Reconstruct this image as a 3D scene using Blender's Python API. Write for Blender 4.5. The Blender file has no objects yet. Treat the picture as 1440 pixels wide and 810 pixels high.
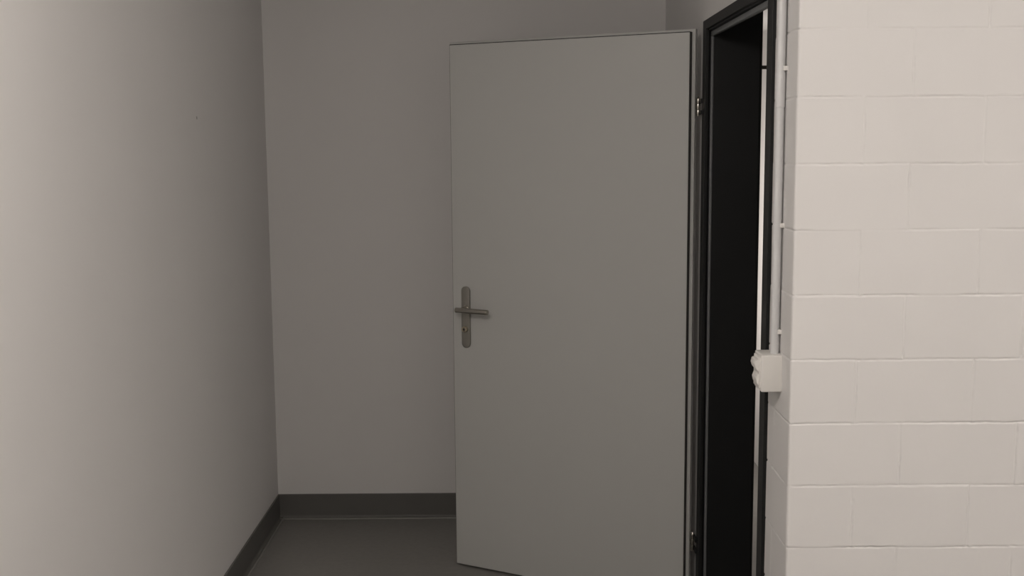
import bpy, bmesh, math, random
from mathutils import Vector, Matrix, noise

random.seed(4)
S = bpy.context.scene
C = S.collection

# ------------------------------------------------------------------ camera
F_PX, PITCH, ROLL, YAW, EYE = 1598.85, 0.1284, -0.0075, -0.0027, 1.692
fw = Vector((math.sin(YAW) * math.cos(PITCH), math.cos(YAW) * math.cos(PITCH), -math.sin(PITCH)))
rt = Vector((math.cos(YAW), -math.sin(YAW), 0))
up = rt.cross(fw)
r2 = rt * math.cos(ROLL) + up * math.sin(ROLL)
u2 = -rt * math.sin(ROLL) + up * math.cos(ROLL)
cam = bpy.data.cameras.new('camera')
cam.sensor_fit = 'HORIZONTAL'
cam.sensor_width = 36
cam.lens = F_PX / 1440 * 36
cam.clip_start = 0.05
camo = bpy.data.objects.new('camera', cam)
m3 = Matrix((r2, u2, -fw)).transposed()
camo.matrix_world = Matrix.Translation((0, 0, EYE)) @ m3.to_4x4()
C.objects.link(camo)
S.camera = camo

# ------------------------------------------------------------------ light and exposure
S.view_settings.view_transform = 'Standard'
S.view_settings.look = 'None'
S.view_settings.gamma = 1
S.view_settings.exposure = 0
S.view_settings.use_curve_mapping = False
w = bpy.data.worlds.new('world')
w.use_nodes = True
w.node_tree.nodes['Background'].inputs[0].default_value = (1, 0.95, 0.9, 1)
w.node_tree.nodes['Background'].inputs[1].default_value = 0.02
S.world = w


def area(name, loc, size, power, color, target=None):
    l = bpy.data.lights.new(name, 'AREA')
    l.shape = 'RECTANGLE'
    l.size, l.size_y = size
    l.energy = power
    l.color = color
    o = bpy.data.objects.new(name, l)
    o.location = loc
    if target is not None:
        o.rotation_euler = (Vector(target) - Vector(loc)).to_track_quat('-Z', 'Y').to_euler()
    C.objects.link(o)
    return o


def bulb(name, loc, radius, power, color):
    l = bpy.data.lights.new(name, 'POINT')
    l.shadow_soft_size = radius
    l.energy = power
    l.color = color
    o = bpy.data.objects.new(name, l)
    o.location = loc
    C.objects.link(o)
    return o


WARM = (1.0, 0.915, 0.848)
bulb('ceiling_light', (-0.45, 1.10, 2.38), 0.16, 41.5, WARM)
bulb('ceiling_light_right', (2.50, 0.35, 2.38), 0.22, 68, WARM)
area('closet_light', (0.85, 5.35, 1.15), (0.10, 1.3), 8.0, WARM, (1.26, 5.35, 1.15))

# ------------------------------------------------------------------ dimensions (metres)
XL = -1.0802          # left wall face
YB = 4.9924           # back wall face
XD = 0.655            # face of the wall that holds the doorway
XD2 = 0.829           # its other face
YC = 2.6633           # face of the block wall
CEIL = 2.55
XR = 3.2              # far right wall of the room
XS = 1.26              # right wall of the closet beyond the doorway
YR = -2.5             # wall behind the camera


# ------------------------------------------------------------------ helpers
def bx(bm, lo, hi, bevel=0.0, seg=2):
    r = bmesh.ops.create_cube(bm, size=1)
    vs = r['verts']
    for v in vs:
        for i in range(3):
            v.co[i] = lo[i] if v.co[i] < 0 else hi[i]
    if bevel > 0:
        es = list({e for v in vs for e in v.link_edges})
        bmesh.ops.bevel(bm, geom=es, offset=bevel, segments=seg, profile=0.5, affect='EDGES')


def cyl(bm, p0, p1, r0, r1=None, seg=24, bevel=0.0):
    r1 = r0 if r1 is None else r1
    p0, p1 = Vector(p0), Vector(p1)
    d = p1 - p0
    r = bmesh.ops.create_cone(bm, cap_ends=True, segments=seg, radius1=r0, radius2=r1, depth=d.length)
    mt = Matrix.Translation((p0 + p1) / 2) @ d.to_track_quat('Z', 'Y').to_matrix().to_4x4()
    bmesh.ops.transform(bm, matrix=mt, verts=r['verts'])
    if bevel > 0:
        es = [e for e in {e for v in r['verts'] for e in v.link_edges}
              if any(len(f.verts) > 4 for f in e.link_faces)]
        bmesh.ops.bevel(bm, geom=es, offset=bevel, segments=3, profile=0.5, affect='EDGES')


def obj(name, bm, mat, parent=None, smooth=False):
    me = bpy.data.meshes.new(name)
    bmesh.ops.recalc_face_normals(bm, faces=bm.faces)
    bm.to_mesh(me)
    bm.free()
    me.materials.append(mat)
    if smooth:
        for p in me.polygons:
            p.use_smooth = True
        me.set_sharp_from_angle(angle=math.radians(35))
    o = bpy.data.objects.new(name, me)
    C.objects.link(o)
    if parent:
        o.parent = parent
    return o


def tag(o, label, cat, kind=None, group=None):
    o['label'] = label
    o['category'] = cat
    if kind:
        o['kind'] = kind
    if group:
        o['group'] = group
    return o


def box_obj(name, lo, hi, mat, bevel=0.0, parent=None):
    bm = bmesh.new()
    bx(bm, lo, hi, bevel)
    return obj(name, bm, mat, parent)


# ------------------------------------------------------------------ materials
def mat(name, col, rough=0.6, metal=0.0, bump=(), tint=None, spec=0.5):
    """bump: list of (scale, strength, distance, detail, stretch)"""
    m = bpy.data.materials.new(name)
    m.use_nodes = True
    nt = m.node_tree
    b = nt.nodes['Principled BSDF']
    b.inputs['Base Color'].default_value = (*col, 1)
    b.inputs['Roughness'].default_value = rough
    b.inputs['Metallic'].default_value = metal
    b.inputs['Specular IOR Level'].default_value = spec
    tc = nt.nodes.new('ShaderNodeTexCoord')
    if tint:
        sc, amount = tint
        n = nt.nodes.new('ShaderNodeTexNoise')
        n.inputs['Scale'].default_value = sc
        n.inputs['Detail'].default_value = 5
        nt.links.new(tc.outputs['Object'], n.inputs['Vector'])
        cr = nt.nodes.new('ShaderNodeValToRGB')
        cr.color_ramp.elements[0].position = 0.3
        cr.color_ramp.elements[1].position = 0.7
        cr.color_ramp.elements[0].color = (*[c * (1 - amount) for c in col], 1)
        cr.color_ramp.elements[1].color = (*[min(1, c * (1 + amount)) for c in col], 1)
        nt.links.new(n.outputs[0], cr.inputs[0])
        nt.links.new(cr.outputs[0], b.inputs['Base Color'])
    last = None
    for (sc, st, dist, det, stretch) in bump:
        n = nt.nodes.new('ShaderNodeTexNoise')
        n.inputs['Scale'].default_value = sc
        n.inputs['Detail'].default_value = det
        mp = nt.nodes.new('ShaderNodeMapping')
        mp.inputs['Scale'].default_value = stretch
        nt.links.new(tc.outputs['Object'], mp.inputs['Vector'])
        nt.links.new(mp.outputs[0], n.inputs['Vector'])
        bp = nt.nodes.new('ShaderNodeBump')
        bp.inputs['Strength'].default_value = st
        bp.inputs['Distance'].default_value = dist
        nt.links.new(n.outputs[0], bp.inputs['Height'])
        if last:
            nt.links.new(last.outputs[0], bp.inputs['Normal'])
        last = bp
    if last:
        nt.links.new(last.outputs[0], b.inputs['Normal'])
    return m


M_plaster = mat('painted_plaster', (0.74, 0.73, 0.72), 0.75,
                bump=[(3.0, 0.25, 0.006, 3, (1, 1, 0.45)), (90, 0.12, 0.001, 3, (1, 1, 1))], tint=(2.0, 0.012))
M_left = mat('painted_plaster_left_lit', (0.80, 0.79, 0.78), 0.72,
             bump=[(16, 0.12, 0.0012, 2, (1, 1, 0.10)), (3.0, 0.25, 0.006, 3, (1, 1, 0.45)), (90, 0.12, 0.001, 3, (1, 1, 1))], tint=(2.0, 0.012))  # same paint as the other walls, colour lightened to stand in for stronger light
M_block = mat('painted_blocks', (0.715, 0.705, 0.697), 0.6,
              bump=[(14, 0.25, 0.0015, 4, (1, 1, 1)), (160, 0.10, 0.0006, 3, (1, 1, 1))], tint=(5.0, 0.012))
M_ceiling = mat('ceiling_paint', (0.72, 0.72, 0.71), 0.8, bump=[(60, 0.1, 0.001, 3, (1, 1, 1))])
M_floor = mat('grey_vinyl', (0.235, 0.228, 0.213), 0.42, bump=[(120, 0.08, 0.0005, 3, (1, 1, 1))], tint=(45, 0.05))
M_base = mat('dark_skirting_vinyl', (0.122, 0.119, 0.111), 0.5, bump=[(30, 0.1, 0.001, 3, (1, 1, 1))], tint=(8, 0.04))
M_weld = mat('weld_bead', (0.27, 0.265, 0.245), 0.4, tint=(20, 0.06))
M_leaf = mat('light_grey_laminate', (0.52, 0.525, 0.51), 0.5, bump=[(260, 0.05, 0.0003, 2, (1, 1, 1))], tint=(1.5, 0.008))
M_black = mat('black_frame_paint', (0.0080, 0.0086, 0.0090), 0.5, spec=0.32, bump=[(80, 0.05, 0.0004, 2, (1, 1, 1))], tint=(6, 0.08))
M_gasket = mat('grey_rubber_gasket', (0.15, 0.155, 0.16), 0.55, tint=(30, 0.05))
M_edge = mat('dark_edge_seal', (0.03, 0.028, 0.025), 0.6, tint=(30, 0.05))
M_steel = mat('satin_steel', (0.42, 0.40, 0.36), 0.2, 1.0, bump=[(200, 0.04, 0.0003, 2, (1, 1, 8))], tint=(40, 0.04))
M_plate = mat('brushed_steel_plate', (0.33, 0.32, 0.29), 0.5, 0.85, bump=[(300, 0.05, 0.0003, 2, (1, 1, 0.1))], tint=(40, 0.03))
M_brass = mat('lock_nickel', (0.50, 0.44, 0.34), 0.32, 1.0, tint=(60, 0.05))
M_dark = mat('keyhole_black', (0.01, 0.01, 0.01), 0.6, tint=(60, 0.05))
M_plastic = mat('white_plastic', (0.80, 0.785, 0.755), 0.38, tint=(30, 0.01))
M_pipe = mat('light_grey_plastic_pipe', (0.66, 0.665, 0.67), 0.4, tint=(20, 0.02))
M_rail = mat('dark_metal_rail', (0.05, 0.045, 0.035), 0.45, 0.3, tint=(30, 0.1))

# ------------------------------------------------------------------ structure
T = 0.15
tag(box_obj('floor', (XL - T, YR - T, -0.1), (XR + T, 6.65, 0), M_floor), 'dark grey smooth vinyl floor in front of the open door', 'floor', 'structure')
tag(box_obj('ceiling', (XL - T, YR - T, CEIL), (XR + T, 6.65, CEIL + 0.1), M_ceiling), 'white ceiling above the room', 'ceiling', 'structure')
tag(box_obj('wall_left', (XL - T, YR, 0), (XL, YB + T, CEIL), M_left), 'smooth off-white plastered wall running along the left', 'wall', 'structure')
tag(box_obj('wall_back', (XL, YB, 0), (XD2, YB + T, CEIL), M_plaster), 'dim off-white plaster wall behind the open door', 'wall', 'structure')
tag(box_obj('wall_rear', (XL - T, YR - T, 0), (XR + T, YR, CEIL), M_plaster), 'off-white wall behind the viewer', 'wall', 'structure')
tag(box_obj('wall_far_right', (XR, YR, 0), (XR + T, YC + T, CEIL), M_plaster), 'off-white wall at the far right of the room', 'wall', 'structure')
tag(box_obj('wall_closet_back', (XD2, 6.5, 0), (XS + T, 6.65, CEIL), M_plaster), 'off-white wall at the far end of the closet', 'wall', 'structure')
tag(box_obj('wall_closet_right', (XS, YC + T, 0), (XS + T, 6.5, CEIL), M_plaster), 'white closet wall seen as a bright strip through the doorway', 'wall', 'structure')
tag(box_obj('wall_closet_left', (XD2 - T, YB + T, 0), (XD2, 6.65, CEIL), M_plaster), 'off-white closet wall behind the back wall', 'wall', 'structure')
tag(box_obj('ceiling_closet', (XD2, YC + T, 2.232), (XS, 6.5, 2.27), M_ceiling), 'low white ceiling of the closet beyond the doorway', 'ceiling', 'structure')

bm = bmesh.new()
bmesh.ops.create_icosphere(bm, subdivisions=2, radius=1)
bmesh.ops.transform(bm, matrix=Matrix.Translation((XL, 3.915, 1.779)) @ Matrix.Diagonal((0.0006, 0.003, 0.006, 1)), verts=bm.verts)
obj('plaster_nick', bm, M_edge, bpy.data.objects['wall_left'], True)

# wall with the doorway: pier beyond the frame, pier before it and the piece above the head
OPN, OPF, OPH = 2.905, 3.93, 2.075
bm = bmesh.new()
bx(bm, (XD, OPF, 0), (XD2, YB, CEIL))
bx(bm, (XD, OPN, OPH), (XD + 0.035, OPF, CEIL))
bx(bm, (XD + 0.035, OPN, 2.2), (XD2, OPF, CEIL))
tag(obj('wall_right', bm, M_plaster), 'off-white side wall holding the black-framed doorway', 'wall', 'structure')

# ---- painted block wall: an L-shaped skin (return beside the doorway, then the front) over a solid core
COURSE, Z0 = 0.1545, 0.7062


def joint_positions(row):
    # u = 0 is the corner; u < 0 along the return, u > 0 along the front
    if row % 2 == 0:  # rows whose block shows its short end on the front
        return [0.157 + 0.28 * k for k in range(10)]
    return [-0.157] + [0.267 + 0.28 * k for k in range(10)]


rowz = [Z0 + k * COURSE for k in range(-4, 12)]
U0, U1 = -(OPN - YC), XR - XD


def dense(lo, hi, centers, near, fine, coarse):
    out, p = [], lo
    while p < hi - 1e-6:
        out.append(p)
        d = min(abs(p - c) for c in centers)
        p += fine if d < near else min(coarse, max(fine, d - near + fine * 0.5))
    out.append(hi)
    return out


uc = [-0.157] + [0.157 + 0.28 * k for k in range(3)] + [0.267 + 0.28 * k for k in range(2)] + [0.0]
us = dense(U0, 0.75, uc, 0.010, 0.0014, 0.008) + dense(0.77, U1, [0.827, 1.107, 1.387], 0.006, 0.003, 0.05)
zs = dense(0.0, CEIL, rowz, 0.009, 0.0013, 0.005)
rnd = {}


def block_offset(row, idx):
    k = (row, idx)
    if k not in rnd:
        rnd[k] = (random.uniform(-0.0006, 0.0006), random.uniform(-0.004, 0.004), random.uniform(-0.004, 0.004))
    return rnd[k]


def nz(x, y, z=0.0):
    return noise.noise(Vector((x, y, z)))


def depth(u, z):
    row = math.floor((z - Z0) / COURSE)
    js = joint_positions(row)
    idx = sum(1 for j in js if j < u)
    a, b, c = block_offset(row, idx)
    rc = Z0 + (row + 0.5) * COURSE
    h = a + c * (z - rc)
    h += 0.00035 * nz(u * 14, z * 14, 3.1)
    # bed joints
    dz = min(abs(z - q - 0.0012 * nz(u * 22, q * 9, 1.0) - 0.0006 * nz(u * 90, q * 9, 2.0)) for q in rowz)
    m = max(0.12, min(1.3, 0.62 + 1.1 * nz(u * 7.5, round((z - Z0) / COURSE) * 3.7, 9.0)))
    wj = 0.0034
    g = max(0.0, 1 - (dz / wj) ** 2) * m * 0.0024
    # head joints
    dv = min(abs(u - j - 0.0013 * nz(z * 24, j * 9, 5.0)) for j in js)
    mv = max(0.45 if u < 0 else 0.05, min(1.2, 0.42 + 1.2 * nz(z * 16, j_key(u, js) * 5.3, 7.0)))
    g = max(g, max(0.0, 1 - (dv / 0.0036) ** 2) * mv * 0.0019)
    if g > 0:
        g *= max(0.1, 0.85 + 1.5 * nz(u * 75, z * 75, 12.0))
        g += 0.0035 * max(0.0, nz(u * 48, z * 48, 21.0) - 0.48)
    return h - g


def j_key(u, js):
    return min(js, key=lambda j: abs(u - j)) + 2.0


R_ = 0.0045
verts, faces = [], []
for z in zs:
    chip = 0.0018 * max(0.0, nz(z * 30, 0.5, 4.4))
    for u in us:
        d = depth(u, z) if u < 0.8 else depth(u, z) * 0.8
        rr = R_ + chip
        if u <= -rr:
            p = (XD + 0.0 - d - 0.0005, YC - u, z)
        elif u >= rr:
            p = (XD + u, YC - d, z)
        else:
            t = (u + rr) / (2 * rr) * math.pi / 2
            ctr = (XD + rr, YC + rr)
            p = (ctr[0] - math.cos(t) * (rr + d), ctr[1] - math.sin(t) * (rr + d), z)
        verts.append(p)
nu = len(us)
for i in range(len(zs) - 1):
    for j in range(nu - 1):
        a = i * nu + j
        faces.append((a, a + 1, a + nu + 1, a + nu))
# the solid behind the skin
base = len(verts)
loop = [(XD + 0.006, OPN), (XD + 0.006, YC + 0.006), (XR, YC + 0.006), (XR, YC + T), (XD2, YC + T), (XD2, OPN)]
for z in (0, CEIL):
    for (x, y) in loop:
        verts.append((x, y, z))
n = len(loop)
for i in range(n):
    j = (i + 1) % n
    faces.append((base + i, base + n + i, base + n + j, base + j))
me = bpy.data.meshes.new('wall_right_front')
me.from_pydata(verts, [], faces)
me.update()
for p in me.polygons:
    p.use_smooth = len(p.vertices) == 4 and max(p.vertices) < base
me.materials.append(M_block)
bw = bpy.data.objects.new('wall_right_front', me)
C.objects.link(bw)
tag(bw, 'white-painted block wall with thin joints on the right', 'wall', 'structure')

# ---- coved skirting
HB = 0.113


def skirting(name, p0, p1, inward, label):
    """board with a small cove at its foot and a lighter weld line where it meets the floor"""
    p0, p1, nrm = Vector((*p0, 0)), Vector((*p1, 0)), Vector((*inward, 0))
    prof = [(0, HB), (0.004, HB), (0.006, HB - 0.002), (0.006, 0.016)]
    for k in range(1, 7):
        a = k / 6 * math.pi / 2
        prof.append((0.006 + 0.014 * (1 - math.cos(a)), 0.016 - 0.0142 * math.sin(a)))
    prof += [(0.020, 0.0), (0, 0.0)]
    bm = bmesh.new()
    ends = []
    for p in (p0, p1):
        ends.append([bm.verts.new(p + nrm * a + Vector((0, 0, b))) for a, b in prof])
    k = len(prof)
    for i in range(k):
        j = (i + 1) % k
        bm.faces.new((ends[0][i], ends[0][j], ends[1][j], ends[1][i]))
    bm.faces.new(ends[0]); bm.faces.new(ends[1][::-1])
    o = obj(name, bm, M_base)
    tag(o, label, 'baseboard', 'structure')
    bm = bmesh.new()
    lo = [min(a, b) for a, b in zip(p0 + nrm * 0.0195, p1 + nrm * 0.027)]
    hi = [max(a, b) for a, b in zip(p0 + nrm * 0.0195, p1 + nrm * 0.027)]
    bx(bm, (lo[0], lo[1], 0.0), (hi[0], hi[1], 0.006), 0.002)
    wd = obj('weld_bead', bm, M_weld, o)
    wd['label'] = 'lighter grey bead along the foot of the skirting'
    return o


skirting('baseboard_back', (XL + 0.006, YB), (XD, YB), (0, -1), 'dark grey vinyl skirting along the foot of the back wall')
skirting('baseboard_left', (XL, YR), (XL, YB), (1, 0), 'dark grey vinyl skirting along the foot of the left wall')

# ------------------------------------------------------------------ door frame
FX0, FX1, RX, LX = 0.645, 0.657, 0.673, 0.828     # flange front/back, end of rebate, inner end of lining
YF0, YF1 = 3.885, 3.945                            # far jamb flange
YN0, YN1 = 2.890, 2.949                            # near jamb flange
ZH0, ZH1 = 2.0595, 2.0905
STEP = 0.015
bm = bmesh.new()
bx(bm, (FX0, YF0, 0), (FX1, YF1, ZH1), 0.0012)
bx(bm, (FX0, YN0, 0), (FX1, YN1, ZH1), 0.0012)
bx(bm, (FX0, YN1 - 0.002, ZH0), (FX1, YF0 + 0.002, ZH1), 0.0012)
# rebate
bx(bm, (FX1 - 0.002, YF0 + STEP, 0), (RX, 3.931, OPH))
bx(bm, (FX1 - 0.002, 2.904, 0), (RX, YN1 - STEP, OPH))
bx(bm, (FX1 - 0.002, YN1 - STEP, ZH0 - 0.005), (RX, YF0 + STEP, OPH))
# lining through the thickness of the wall
bx(bm, (RX, YF0, 0), (LX, 3.931, 2.2), 0.001)
bx(bm, (RX, 2.904, 0), (LX, YN1, 2.2), 0.001)
bx(bm, (RX, YN1 - 0.001, 2.036), (RX + 0.004, YF0 + 0.001, OPH), 0.001)
bx(bm, (RX + 0.013, YN1 - 0.001, 2.19), (LX, YF0 + 0.001, 2.2))
# flange on the storeroom side
bx(bm, (LX - 0.001, YF0 + 0.012, 0), (LX + 0.010, YF1, 2.23))
bx(bm, (LX - 0.001, YN0, 0), (LX + 0.010, YN1 - 0.012, 2.23))
bx(bm, (LX - 0.001, YN1 - 0.012, 2.2), (LX + 0.010, YF0 + 0.012, 2.23))
frame = obj('trim_1', bm, M_black)
tag(frame, 'black metal door frame around the doorway beside the block wall', 'door frame', 'structure')
# gasket runs up the far jamb, along the head and down the near jamb
bm = bmesh.new()
bx(bm, (RX - 0.009, YF0, 0), (RX, YF0 + STEP, 2.051), 0.0025)
bx(bm, (RX - 0.009, YN1 - STEP, 0), (RX, YN1, 2.051), 0.0025)
bx(bm, (RX - 0.009, YN1 - STEP, 2.036), (RX, YF0 + STEP, 2.053), 0.0025)
g = obj('gasket', bm, M_gasket, frame, True)
g['label'] = 'grey rubber seal strip lining the black frame'
# strike plate on the near jamb
bm = bmesh.new()
bx(bm, (0.659, YN1 - STEP - 0.001, 0.94), (RX - 0.001, YN1 - STEP + 0.001, 1.12))
obj('strike_plate', bm, M_steel, frame)

# ------------------------------------------------------------------ door leaf
TH, W, H, G = 0.4947, 0.9576, 2.0475, 0.008
HX, HY = 0.6004, 3.9489
door = bpy.data.objects.new('door_1', None)
C.objects.link(door)
door.location = (HX, HY, G)
door.rotation_euler = (0, 0, math.pi - TH)
tag(door, 'pale grey door leaf standing open against the back wall', 'door', 'structure')
bpy.context.view_layer.update()
INV = door.matrix_world.inverted()
# local x runs from the hinge edge to the free edge, local y points at the viewer, z up
bm = bmesh.new()
bx(bm, (0, -0.022, 0), (W, 0, H), 0.0009)
bx(bm, (-0.014, -0.040, 0), (W + 0.013, -0.021, H + 0.0125), 0.0012)
obj('leaf', bm, M_leaf, door, False)
bm = bmesh.new()
bx(bm, (-0.0022, -0.0205, 0.001), (0.0002, -0.0012, H + 0.002))
bx(bm, (0, -0.0205, H - 0.0002), (W, -0.0020, H + 0.0028))
bx(bm, (W - 0.0002, -0.0205, 0.001), (W + 0.002, -0.0020, H + 0.002))
o = obj('edge_seal', bm, M_edge, door)
o['label'] = 'thin dark seal in the rebate of the leaf'

# long plate with rounded ends
PS, PZ0, PZ1, PR = 0.8975, 0.886, 1.127, 0.0185
pz = lambda z: z
bm = bmesh.new()
ring = []
for k in range(25):
    a = k / 24 * math.pi
    ring.append((PS + PR * math.cos(a), PZ1 - PR + PR * math.sin(a)))
for k in range(25):
    a = math.pi + k / 24 * math.pi
    ring.append((PS + PR * math.cos(a), PZ0 + PR + PR * math.sin(a)))
f = bm.faces.new([bm.verts.new((x, 0, z)) for x, z in ring])
r = bmesh.ops.extrude_face_region(bm, geom=[f])
vs = [v for v in r['geom'] if isinstance(v, bmesh.types.BMVert)]
bmesh.ops.translate(bm, verts=vs, vec=(0, 0.0085, 0))
top = [e for e in bm.edges if all(abs(v.co.y - 0.0085) < 1e-6 for v in e.verts)]
bmesh.ops.bevel(bm, geom=top, offset=0.002, segments=3, profile=0.5, affect='EDGES')
plate = obj('handle_plate', bm, M_plate, door, True)

LZ = 1.0405
bm = bmesh.new()
cyl(bm, (0.894, 0.006, LZ), (0.894, 0.015, LZ), 0.0135, seg=32, bevel=0.001)
cyl(bm, (0.894, 0.012, LZ), (0.894, 0.052, LZ), 0.0095, seg=32)
cyl(bm, (0.914, 0.055, LZ), (0.771, 0.055, LZ - 0.001), 0.0102, seg=32, bevel=0.0025)
obj('lever', bm, M_steel, door, True)
bm = bmesh.new()
cyl(bm, (0.8985, 0.006, 0.960), (0.8985, 0.0205, 0.960), 0.0118, seg=32, bevel=0.0015)
lock = obj('lock_cylinder', bm, M_brass, door, True)
bm = bmesh.new()
cyl(bm, (0.8985, 0.019, 0.960), (0.8985, 0.0208, 0.960), 0.0045, seg=24)
bx(bm, (0.8972, 0.019, 0.952), (0.8998, 0.0210, 0.968))
obj('keyhole', bm, M_dark, lock)

# two hinges
def hinge(z0, z1):
    bm = bmesh.new()
    cx, cy = 0.6365, 3.972
    L = z1 - z0
    cuts = [(0.0, 0.30), (0.315, 0.665), (0.68, 0.95)]
    for a, b in cuts:
        cyl(bm, (cx, cy, z0 + a * L), (cx, cy, z0 + b * L), 0.0072, seg=20, bevel=0.0008)
    cyl(bm, (cx, cy, z0 - 0.003), (cx, cy, z0 + L * 0.96), 0.0050, seg=16)
    cyl(bm, (cx, cy, z0 + L * 0.95), (cx, cy, z1 + 0.004), 0.0062, 0.0022, seg=16)
    bx(bm, (cx - 0.014, cy - 0.0025, z0 + 0.34 * L), (cx + 0.001, cy + 0.0025, z0 + 0.64 * L), 0.0008)
    for q in (0.16, 0.49, 0.80):
        cyl(bm, (cx - 0.0195, cy - 0.004, z0 + q * L), (cx - 0.012, cy + 0.001, z0 + q * L), 0.0028, seg=12)
    bmesh.ops.transform(bm, matrix=INV, verts=bm.verts)
    h = obj('hinge', bm, M_steel, door, True)
    h['label'] = 'bright steel hinge barrel'
    bm = bmesh.new()
    # arms fixed to the frame, painted black with it
    bx(bm, (cx + 0.003, cy - 0.044, z0 + 0.66 * L), (FX0 + 0.0005, cy + 0.003, z0 + 0.93 * L), 0.0008)
    bx(bm, (cx + 0.003, cy - 0.044, z0 + 0.04 * L), (FX0 + 0.0005, cy + 0.003, z0 + 0.27 * L), 0.0008)
    bmesh.ops.transform(bm, matrix=INV, verts=bm.verts)
    obj('hinge_arm', bm, M_black, h)


hinge(1.776, 1.836)
hinge(0.216, 0.280)

# ------------------------------------------------------------------ conduit on the return of the block wall
PXc, PYc, PRr = 0.6405, 2.770, 0.0103
pipe = bpy.data.objects.new('conduit', None)
C.objects.link(pipe)
pipe.location = (PXc, PYc, 1.166)
tag(pipe, 'light grey plastic conduit running down to the white switch box', 'conduit')
bm = bmesh.new()
cyl(bm, (0, 0, 0), (0, 0, CEIL - 1.166), PRr, seg=32)
obj('pipe', bm, M_pipe, pipe, True)
bm = bmesh.new()
cyl(bm, (0, 0, 1.768 - 1.166), (0, 0, 1.850 - 1.166), PRr + 0.0013, seg=32, bevel=0.0006)
obj('coupling', bm, M_pipe, pipe, True)
for z in (1.484, 1.222, 1.860):
    bm = bmesh.new()
    z -= 1.166
    # open ring clip with a foot on the wall and a lug towards the viewer
    bx(bm, (0.004, -0.0125, z - 0.0055), (XD - PXc, -0.0065, z + 0.0055), 0.0008)
    bx(bm, (0.008, -0.010, z - 0.0045), (XD - PXc, 0.010, z + 0.0045), 0.0008)
    o = obj('clip', bm, M_plastic, pipe, True)
    bm = bmesh.new()
    cyl(bm, (0, 0, z - 0.0035), (0, 0, z + 0.0035), PRr + 0.0006, seg=32)
    obj('strap', bm, M_pipe, o, True)

# ------------------------------------------------------------------ surface switch box
sw = bpy.data.objects.new('light_switch', None)
C.objects.link(sw)
sw.location = (XD, 2.741, 1.075)
tag(sw, 'white surface-mounted switch box at the foot of the conduit', 'switch')
SD, SL, SH = 0.052, 0.080, 0.092
bm = bmesh.new()
bx(bm, (-SD, 0, 0), (0.0, SL, SH), 0.0035, 3)
obj('box', bm, M_plastic, sw, True)
bm = bmesh.new()
bx(bm, (-SD - 0.004, 0.007, 0.007), (-SD + 0.001, SL - 0.007, SH - 0.007), 0.0018, 3)
obj('cover_frame', bm, M_plastic, sw, True)
# rocker, tipped so that its upper half stands out
bm = bmesh.new()
prof = [(-SD - 0.003, 0.047), (-SD - 0.0105, 0.056), (-SD - 0.0135, 0.066), (-SD - 0.011, 0.077), (-SD - 0.003, 0.080)]
a = [bm.verts.new((x, 0.014, z)) for x, z in prof]
b = [bm.verts.new((x, SL - 0.014, z)) for x, z in prof]
for i in range(len(prof)):
    j = (i + 1) % len(prof)
    bm.faces.new((a[i], a[j], b[j], b[i]))
bm.faces.new(a); bm.faces.new(b[::-1])
bmesh.ops.bevel(bm, geom=bm.edges[:], offset=0.0010, segments=2, profile=0.5, affect='EDGES')
obj('rocker', bm, M_plastic, sw, True)
bm = bmesh.new()
prof = [(-SD - 0.003, 0.012), (-SD - 0.0075, 0.020), (-SD - 0.0095, 0.030), (-SD - 0.006, 0.040), (-SD - 0.003, 0.043)]
a = [bm.verts.new((x, 0.014, z)) for x, z in prof]
b = [bm.verts.new((x, SL - 0.014, z)) for x, z in prof]
for i in range(len(prof)):
    j = (i + 1) % len(prof)
    bm.faces.new((a[i], a[j], b[j], b[i]))
bm.faces.new(a); bm.faces.new(b[::-1])
bmesh.ops.bevel(bm, geom=bm.edges[:], offset=0.0010, segments=2, profile=0.5, affect='EDGES')
obj('rocker', bm, M_plastic, sw, True)

# ------------------------------------------------------------------ closet beyond the doorway
rail = bpy.data.objects.new('rail', None)
C.objects.link(rail)
rail.location = (XD2, 4.10, 1.945)
tag(rail, 'thin dark horizontal rail crossing the bright gap near the top of the doorway', 'rail')
bm = bmesh.new()
cyl(bm, (0, 0, 0), (XS - XD2, 0, 0), 0.0068, seg=16)
obj('bar', bm, M_rail, rail, True)
for x0, x1 in ((0, 0.006), (XS - XD2 - 0.006, XS - XD2)):
    bm = bmesh.new()
    cyl(bm, (x0, 0, 0), (x1, 0, 0), 0.018, seg=20)
    obj('bracket', bm, M_rail, rail, True)
